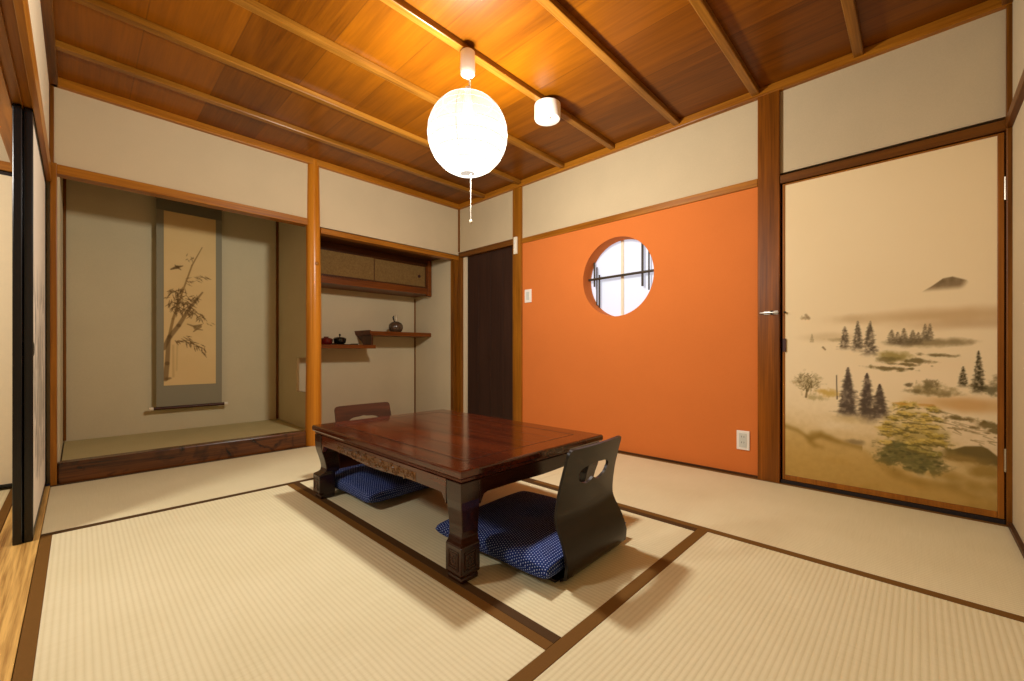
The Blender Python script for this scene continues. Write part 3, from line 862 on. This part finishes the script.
# ------------------------------------------------------------------ hanging scroll
def scroll():
    o = empty('hanging_scroll', (.646, 4.362, 0))
    tag(o, 'hanging scroll with bamboo and two birds painted in ink', 'scroll')
    def sheet(name, mat, x0, x1, z0, z1, y):
        m = MB(); n = 20
        rings = []
        for k in range(n + 1):
            z = z0 + (z1 - z0) * k / n
            yy = y - .005 * math.sin(PI * (z - .3) / 1.7)
            rings.append([(x0, yy, z), (x1, yy, z), (x1, yy + .0016, z), (x0, yy + .0016, z)])
        m.loft(rings); return m.build(name, mat, o, smooth=False)
    Y0 = -.055
    sheet('silk_mount', M['silk'], -.216, .216, .310, 1.965, Y0)
    sheet('top_band', M['silk_dark'], -.2165, .2165, 1.872, 1.9655, Y0 - .0012)
    vgrid('ink_painting', M['scroll_paper'], .343, 1.39, 86, 348, lambda U, V: (U - .171, Y0 - .0028 - .005 * np.sin(PI * (V + .48 - .3) / 1.7), V + .48), lambda U, V: paint_bamboo(U, V + .48), o)
    MB().lathe([(.012, -.232), (.012, .232)], (0, Y0 - .004, .302), 18, 'x').build('roller', M['roller'], o, smooth=True)
    for s in (-1, 1):
        MB().lathe([(.0001, s * .232), (.013, s * .233), (.015, s * .240), (.015, s * .254), (.010, s * .260), (.0001, s * .261)], (0, Y0 - .004, .302), 18, 'x', cap=False).build('roller_knob', M['ivory'], o, smooth=True)
    MB().box(-.225, .225, Y0 - .006, Y0 + .008, 1.960, 1.975).build('top_rod', M['roller'], o, .002)
    MB().tube([(-.12, Y0, 1.975), (-.06, Y0 + .004, 2.02), (0, Y0 + .006, 2.045), (.06, Y0 + .004, 2.02), (.12, Y0, 1.975)], .002, 6).build('hanging_cord', M['silk_dark'], o, smooth=True)
scroll()

# ------------------------------------------------------------------ niche: cabinet, shelves, ornaments
def cabinet():
    o = empty('wall_cabinet', (2.06, 3.92, 1.40))
    tag(o, 'small wall cabinet with two sliding doors high in the shelf niche', 'cabinet')
    x0, x1 = 1.346 - 2.06, 2.69 - 2.06
    MB().box(x0, 2.745 - 2.06, -.012, .324, -.020, .045).build('bottom_board', M['shelf'], o, .003)
    MB().box(x1, x1 + .048, -.022, .020, -.040, .352).build('end_stile', M['shelf'], o, .003)
    MB().box(x0, x1 - .001, -.008, .018, .292, .355).build('top_rail', M['cab_frame'], o, .002)
    MB().box(x0, x1 - .001, -.008, .018, .046, .056).build('track', M['cab_frame'], o, .001)
    for i, (a, b, y) in enumerate(((x0, .012, .004), (.008, x1 - .002, .018))):
        dd = MB().box(a + .004, b - .004, y + .002, y + .012, .062, .286).build('sliding_door', M['cab_paper'], o)
        for c0, c1, e0, e1 in ((a, a + .008, .0565, .2915), (b - .008, b, .0565, .2915), (a + .0082, b - .0082, .0565, .064), (a + .0082, b - .0082, .284, .2915)):
            MB().box(c0, c1, y, y + .0135, e0, e1).build('door_edge', M['cab_frame'], dd)
        px = b - .085 if i else a + .085
        MB().lathe([(.016, 0), (.017, -.004), (.012, -.004), (.011, -.001), (.0001, -.001)], (px, y + .002, .172), 20, 'y', cap=False).build('finger_pull', M['pull'], dd, smooth=True)
    box('back_panel', M['cab_frame'], x0, x1 + .05, .31, .325, .046, .355, o)
cabinet()
sl = empty('wall_shelf', (1.73, 4.08, .780))
tag(sl, 'lower staggered shelf in the niche, holding a red and a black lacquer pot', 'shelf', 'staggered shelves in the niche')
MB().box(-.385, .352, -.160, .166, 0, .035).build('board', M['shelf'], sl, .002)
su = empty('wall_shelf', (2.39, 4.08, .913))
tag(su, 'upper staggered shelf in the niche, holding the round brown vase', 'shelf', 'staggered shelves in the niche')
MB().box(-.355, .358, -.160, .166, 0, .042).build('board', M['shelf'], su, .002)
lip = [(-.3555, .004), (-.3555, .042), (-.366, .050), (-.376, .051), (-.372, .036), (-.366, .014), (-.361, .004)]
MB().prism(lip, 'y', -.160, .166).build('curled_lip', M['shelf'], su, .001)
MB().prism([(-.150, -.0975), (.02, -.0975), (.06, -.060), (.120, -.03), (.160, -.0005), (-.150, -.0005)], 'x', -.352, -.330).build('strut', M['cab_frame'], su, .002)

v = empty('flower_vase', (2.365, 4.02, .9555))
tag(v, 'round brown glazed vase with a short neck on the upper niche shelf', 'vase')
MB().lathe([(.0001, 0), (.050, 0), (.066, .018), (.075, .045), (.073, .072), (.058, .096), (.034, .110), (.022, .114)], (0, 0, 0), 36, cap=False).build('body', M['vase'], v, smooth=True)
MB().lathe([(.022, .112), (.017, .120), (.014, .150), (.015, .178), (.018, .184), (.014, .184), (.012, .176)], (0.006, 0, 0), 24, cap=False).build('neck', M['vase_neck'], v, smooth=True)
MB().tube([(-.020, -.005, .112), (-.030, -.006, .135), (-.034, -.006, .158), (-.026, -.005, .172)], [.006, .008, .009, .004], 10).build('handle', M['blk_lac'], v, smooth=True)

def pot(name, loc, mat, label, knob):
    o = empty(name, loc); tag(o, label, 'pot')
    MB().lathe([(.0001, 0), (.040, 0), (.052, .010), (.058, .030), (.058, .044)], (0, 0, 0), 32, cap=False).build('bowl', M[mat], o, smooth=True)
    l = MB().lathe([(.0595, .044), (.060, .050), (.050, .060), (.025, .067), (.0001, .068)], (0, 0, 0), 32, cap=False).build('lid', M[mat], o, smooth=True)
    if knob:
        MB().lathe([(.005, .066), (.004, .074), (.009, .082), (.010, .090), (.004, .098), (.0001, .099)], (0, 0, 0), 18, cap=False).build('lid_knob', M[mat], l, smooth=True)
    else:
        MB().lathe([(.020, .066), (.022, .074), (.018, .076), (.0001, .074)], (0, 0, 0), 24, cap=False).build('lid_ring', M[mat], l, smooth=True)
pot('lacquer_pot', (1.635, 4.03, .8155), 'red_lac', 'red lacquer pot beside the log post on the lower niche shelf', False)
pot('lacquer_pot', (1.765, 4.03, .8240), 'blk_lac', 'black glazed pot with a pointed lid knob on the lower niche shelf', True)
tr = empty('serving_tray', (1.805, 4.03, .8155))
tag(tr, 'flat black tray under the black pot on the lower niche shelf', 'tray')
MB().box(-.105, .105, -.085, .085, 0, .006).build('base', M['blk_lac'], tr, .002)
MB().lathe([(.0001, .006), (.04, .0062), (.041, .0082), (.0001, .0083)], (-.04, 0, 0), 24, cap=False).build('foot_ring', M['blk_lac'], tr)
MB().prism([(-.105, .006), (-.112, .014), (-.108, .014), (-.101, .006)], 'y', -.085, .085).build('rim', M['blk_lac'], tr)
MB().prism([(.105, .006), (.112, .014), (.108, .014), (.101, .006)], 'y', -.085, .085).build('rim', M['blk_lac'], tr)

# ------------------------------------------------------------------ low table
TX0, TX1, TY0, TY1, TZ = .846, 1.680, 1.046, 2.264, .370
def low_table():
    cx, cy = (TX0 + TX1) / 2, (TY0 + TY1) / 2
    o = empty('low_table', (cx, cy, .0017))
    tag(o, 'low dark red lacquered wooden table with carved apron and curved legs', 'table')
    hx, hy = (TX1 - TX0) / 2, (TY1 - TY0) / 2
    # top slab with an ogee edge
    prof = [(.030, .326), (.014, .327), (.010, .331), (.012, .337), (.004, .341), (.0, .347), (.0, .362), (.002, .367), (.006, .370)]
    m = MB(); rings = []
    for d, z in prof:
        rings.append([(-hx + d, -hy + d, z), (hx - d, -hy + d, z), (hx - d, hy - d, z), (-hx + d, hy - d, z)])
    m.loft(rings)
    top = m.build('tabletop', M['table'], o)
    # frame inlay lines in the top
    for d in (.095,):
        for (a, b, c, e) in ((-hx + d, hx - d, -hy + d, -hy + d + .003), (-hx + d, hx - d, hy - d - .003, hy - d), (-hx + d, -hx + d + .003, -hy + d + .003, hy - d - .003), (hx - d - .003, hx - d, -hy + d + .003, hy - d - .003)):
            MB().box(a, b, c, e, .3695, .3704).build('inlay_line', M['inlay'], top)
        for k in range(1, 5):
            x = -hx + d + (2 * hx - 2 * d) * k / 5
            MB().box(x - .0006, x + .0006, -hy + d + .003, hy - d - .003, .3697, .3702).build('board_seam', M['inlay'], top)
    # aprons: lower edge dips between rounded corners
    def apron(length, dip):
        h = length / 2; pts = [(-h, .3255), (h, .3255)]
        low = []
        for k in range(41):
            t = -1 + 2 * k / 40
            e = abs(t) * h
            z = .276 - dip * (1 - ss(.0, .62, np.array(abs(t))))
            r = .035
            if h - e < r: z -= (r - math.sqrt(max(r * r - (r - (h - e)) ** 2, 0)))
            low.append((t * h, float(z)))
        return pts + low[::-1]
    ins = .012; th = .022; lw = .082
    for s in (-1, 1):
        y = s * (hy - ins - th / 2)
        MB().prism(apron(2 * hx - 2 * (lw + ins), .004), 'y', y - th / 2, y + th / 2).build('apron', M['table_x'], o, .001)
        x = s * (hx - ins - th / 2)
        ap = MB().prism(apron(2 * hy - 2 * (lw + ins), .012), 'x', x - th / 2, x + th / 2).build('apron', M['table'], o, .001)
        # carved scrollwork standing proud of the long apron
        m = MB(); xs = x + s * th / 2; rr = random.Random(5)
        for k in range(64):
            yy = -.315 + .63 * k / 63
            zz = .293 + .010 * math.sin(k * .9)
            R = .0095 + .003 * rr.random()
            a0 = rr.uniform(0, 2 * PI); dirn = rr.choice((-1, 1))
            pts = []
            for q in range(9):
                a = a0 + dirn * q * .62; r = R * (1 - q / 11)
                pts.append((xs + s * .0012, yy + r * math.cos(a), zz + r * math.sin(a)))
            m.tube(pts, [.0026, .0036, .0042, .0042, .004, .0036, .003, .0024, .0016], 6)
        m.box(xs - .001, xs + .0012, -.335, .335, .2775, .310)
        m.build('carved_panel', M['carve'], ap, smooth=True)
    # cabriole legs with carved block feet
    for sx in (-1, 1):
        for sy in (-1, 1):
            ctr = [(.006, .3255, .080), (.006, .290, .080), (.007, .262, .079), (.012, .235, .077), (.020, .205, .074), (.026, .175, .071), (.028, .155, .070), (.025, .138, .070), (.011, .127, .074), (.001, .121, .080), (.0, .117, .081), (.0, .030, .081), (.003, .026, .077), (.010, .020, .069), (.007, .012, .073), (.008, .003, .071), (.012, .0, .065)]
            m = MB(); rings = []
            for d, z, wd in ctr:
                ox, oy = sx * (hx - .004 - d), sy * (hy - .004 - d)
                ix, iy = ox - sx * wd, oy - sy * wd
                rings.append([(ox, oy, z), (ix, oy, z), (ix, iy, z), (ox, iy, z)])
            m.loft(rings)
            lg = m.build('leg', M['table_leg'], o, .004)
            # carved square on the two outer faces of the block
            m = MB()
            ox, oy = sx * (hx - .004), sy * (hy - .004)
            for (p, q) in ((.008, .036), (.016, .028)):
                for face in (0, 1):
                    c0 = .0395
                    for (u0, u1, z0, z1) in ((c0 - .030 + p * .6, c0 + .030 - p * .6, .036 + p, .038 + p), (c0 - .030 + p * .6, c0 + .030 - p * .6, .110 - p, .112 - p), (c0 - .030 + p * .6, c0 - .028 + p * .6, .036 + p, .112 - p), (c0 + .028 - p * .6, c0 + .030 - p * .6, .036 + p, .112 - p)):
                        if face == 0: m.box(ox - sx * .001, ox + sx * .0022, oy - sy * u0, oy - sy * u1, z0, z1)
                        else: m.box(ox - sx * u0, ox - sx * u1, oy - sy * .001, oy + sy * .0022, z0, z1)
            for face in (0, 1):
                for k in range(8):
                    a = k * PI / 4; u = .0395 + .010 * math.cos(a); z = .074 + .012 * math.sin(a)
                    c = (ox, oy - sy * u, z) if face == 0 else (ox - sx * u, oy, z)
                    m.lathe([(.0001, -.003), (.004, -.001), (.004, .001), (.0001, .0028)], c, 8, 'x' if face == 0 else 'y', cap=False)
            m.build('carved_block', M['carve_dark'], lg)
low_table()

# ------------------------------------------------------------------ legless chairs
def catmull(P, n):
    out = []
    P = [2 * np.array(P[0]) - np.array(P[1])] + [np.array(p) for p in P] + [2 * np.array(P[-1]) - np.array(P[-2])]
    segs = len(P) - 3
    for k in range(n + 1):
        t = segs * k / n; i = min(int(t), segs - 1); t -= i
        a, b, c, d = P[i:i + 4]
        out.append(.5 * (2 * b + (c - a) * t + (2 * a - 5 * b + 4 * c - d) * t * t + (3 * b - a - 3 * c + d) * t ** 3))
    return np.array(out)
PROF = catmull([(.040, .0075), (.006, .020), (-.004, .055), (.014, .120), (.046, .180), (.052, .222), (.040, .310), (.008, .432)], 120)
LEN = np.concatenate([[0], np.cumsum(np.hypot(*np.diff(PROF, axis=0).T))])
def prof_at(s):
    s = np.clip(s, 0, LEN[-1])
    y, z = np.interp(s, LEN, PROF[:, 0]), np.interp(s, LEN, PROF[:, 1])
    e = .004
    dy = np.interp(min(s + e, LEN[-1]), LEN, PROF[:, 0]) - np.interp(max(s - e, 0), LEN, PROF[:, 0])
    dz = np.interp(min(s + e, LEN[-1]), LEN, PROF[:, 1]) - np.interp(max(s - e, 0), LEN, PROF[:, 1])
    l = math.hypot(dy, dz); return y, z, (-dz / l, dy / l)
def half_width(s):
    t = s / LEN[-1]
    return .202 - .004 * math.sin(t * PI) - .027 * ss(.05, 1, np.array(t))
def chair(name, loc, rz, label, mat):
    o = empty(name, loc, rz); tag(o, label, 'chair', 'legless chairs at the low table')
    S = float(LEN[-1]); hc = S - .105; W, th = .200, .010
    hole = []
    N = 112
    ang = [2 * PI * k / N + .001 for k in range(N)]
    def r_hole(a):
        # flat-topped slot with wings: wide, wavy lower edge
        c, s = math.cos(a), math.sin(a)
        r = 1 / ((abs(c) / .094) ** 2.6 + (abs(s) / (.034 if s > 0 else .036)) ** 2.6) ** (1 / 2.6)
        if s < 0: r *= 1 - .34 * math.exp(-((a - 1.5 * PI) / .42) ** 2) + .10 * math.exp(-((abs(a - 1.5 * PI) - .85) / .3) ** 2)
        else: r *= 1 + .05 * math.cos(4 * a)
        return r
    def inside(x, s):
        if s < 0 or s > S: return False
        w = half_width(s)
        rt, rb = .020, .035
        if abs(x) > w: return False
        if s > S - rt and abs(x) > w - rt: return math.hypot(abs(x) - (w - rt), s - (S - rt)) <= rt
        if s < rb and abs(x) > w - rb: return math.hypot(abs(x) - (w - rb), s - rb) <= rb
        return True
    def r_out(a):
        lo, hi = 0, 1.0
        for _ in range(30):
            m = (lo + hi) / 2
            if inside(m * math.cos(a), hc + m * math.sin(a)): lo = m
            else: hi = m
        return lo
    R = 22
    bm = bmesh.new()
    def P3(x, s, side):
        y, z, n = prof_at(s)
        y -= .016 * (1 - (x / .2) ** 2) * float(ss(.10, .30, np.array(z)))
        return (x, y + side * th / 2 * n[0], z + side * th / 2 * n[1])
    V = {}
    for i, a in enumerate(ang):
        r0, r1 = r_hole(a), r_out(a)
        for j in range(R + 1):
            r = r0 + (r1 - r0) * (j / R) ** 1.15
            for side in (-1, 1):
                V[i, j, side] = bm.verts.new(P3(r * math.cos(a), hc + r * math.sin(a), side))
    for i in range(N):
        k = (i + 1) % N
        for j in range(R):
            for side in (-1, 1):
                bm.faces.new((V[i, j, side], V[k, j, side], V[k, j + 1, side], V[i, j + 1, side]))
        for j in (0, R):
            bm.faces.new((V[i, j, -1], V[k, j, -1], V[k, j, 1], V[i, j, 1]))
    m = MB(); m.bm.free(); m.bm = bm
    m.build('backrest', M[mat], o, smooth=True)
    # seat board lies flat under the cushion
    m = MB(); rings = []
    for k in range(13):
        t = k / 12; y = .037 + .355 * t
        w = .205 - .012 * t - (.03 * max(0, (t - .85) / .15) ** 2)
        z = .0025 + .004 * math.sin(PI * t)
        rings.append([(-w, y, z), (w, y, z), (w, y, z + th), (-w, y, z + th)])
    m.loft(rings); m.build('seat', M[mat], o, .002)
    return o
chair('legless_chair', (1.283, .818, 0), .03, 'dark legless chair at the near end of the low table, slotted back towards the viewer', 'chair')
chair('legless_chair', (1.205, 2.432, 0), PI, 'legless chair coloured as if lit at the far end of the table, only its top showing', 'chair_lit')

# ------------------------------------------------------------------ cushions
def cushion(loc, rz, label, seed):
    o = None; rr = random.Random(seed)
    n = 44; hw, hd = .272, .272
    bm = bmesh.new(); uvl = bm.loops.layers.uv.new('UVMap')
    G = {}
    ph = [rr.uniform(0, 6) for _ in range(6)]
    def pos(u, v, side):
        e = (1 - abs(u) ** 3.2) * (1 - abs(v) ** 3.2)
        pinch = 1 - .05 * (1 - min(abs(u), abs(v))) * max(abs(u), abs(v)) ** 6
        x, y = u * hw * pinch, v * hd * pinch
        h = .046 * max(e, 0) ** .27
        h *= 1 + .05 * math.sin(5 * u + ph[0]) * math.sin(4 * v + ph[1])
        tuft = math.exp(-((u * hw) ** 2 + (v * hd) ** 2) / .0025)
        if side > 0: z = .046 + h * (1 - .25 * tuft)
        else: z = .046 - h * 1.0
        return (x, y, max(z, .001))
    for i in range(n + 1):
        for j in range(n + 1):
            u = math.sin((-1 + 2 * i / n) * PI / 2) * .5 + (-1 + 2 * i / n) * .5
            v = math.sin((-1 + 2 * j / n) * PI / 2) * .5 + (-1 + 2 * j / n) * .5
            edge = i in (0, n) or j in (0, n)
            for side in (1, -1):
                if side < 0 and edge: G[i, j, -1] = G[i, j, 1]
                else: G[i, j, side] = bm.verts.new(pos(u, v, side))
    # arc-length UVs so that the dots stay even over the puffed edge
    def cum(vals):
        d = [0]
        for a, b in zip(vals, vals[1:]): d.append(d[-1] + (a.co - b.co).length)
        return d
    UV = {}
    for side in (1, -1):
        for j in range(n + 1):
            d = cum([G[i, j, side] for i in range(n + 1)])
            for i in range(n + 1): UV[i, j, side] = [d[i] - d[n // 2], 0]
        for i in range(n + 1):
            d = cum([G[i, j, side] for j in range(n + 1)])
            for j in range(n + 1): UV[i, j, side][1] = d[j] - d[n // 2]
    for side in (1, -1):
        for i in range(n):
            for j in range(n):
                q = [(i, j), (i + 1, j), (i + 1, j + 1), (i, j + 1)]
                if side < 0: q = q[::-1]
                f = bm.faces.new([G[a, b, side] for a, b in q])
                for lp, (a, b) in zip(f.loops, q): lp[uvl].uv = UV[a, b, side]
    m = MB(); m.bm.free(); m.bm = bm
    o = m.build('floor_cushion', M['dots'], smooth=True)
    for p in o.data.polygons: p.use_smooth = True
    o.location = loc; o.rotation_euler = (0, 0, rz)
    tag(o, label, 'cushion', 'navy dotted floor cushions')
cushion((1.263, 1.112, .013), .055, 'navy cushion with white dots on the near chair, its corner lit', 1)
cushion((1.207, 2.118, .013), .02, 'navy cushion with white dots under the far end of the table', 2)

# ------------------------------------------------------------------ lights
def light(kind, name, loc, power, col, **k):
    l = bpy.data.lights.new(name, kind); l.energy = power; l.color = col
    for a, v in k.items(): setattr(l, a, v)
    o = link(bpy.data.objects.new(name, l)); o.location = loc
    return o
light('POINT', 'lantern_bulb', (LX, LY, 1.785), 50, (1, .96, .885), shadow_soft_size=.07)
light('POINT', 'next_room_lamp', (-.92, 2.04, 1.70), 40, (1, .96, .885), shadow_soft_size=.14)

W = bpy.data.worlds.new('World'); scene.world = W; W.use_nodes = True
W.node_tree.nodes['Background'].inputs[0].default_value = (.75, .8, 1, 1)
W.node_tree.nodes['Background'].inputs[1].default_value = .3

# ------------------------------------------------------------------ camera
cam = bpy.data.cameras.new('camera'); co = link(bpy.data.objects.new('camera', cam))
cam.sensor_width = 36; cam.sensor_fit = 'HORIZONTAL'
cam.lens = 421.0 / 1024 * 36
cam.shift_y = (351 - 340.5) / 1024
cam.clip_start = .02
yaw = math.atan2(408, 421)
co.location = (0, 0, .755)
co.rotation_euler = (PI / 2, 0, yaw - PI / 2)
scene.camera = co

vs = scene.view_settings
scene.display_settings.display_device = 'sRGB'
vs.view_transform = 'Standard'; vs.look = 'None'; vs.gamma = 1; vs.use_curve_mapping = False
vs.exposure = .96
scene.cycles.use_denoising = True
scene.cycles.max_bounces = 10; scene.cycles.diffuse_bounces = 6; scene.cycles.transparent_max_bounces = 12
scene.cycles.sample_clamp_indirect = 6
scene.cycles.caustics_reflective = False; scene.cycles.caustics_refractive = False
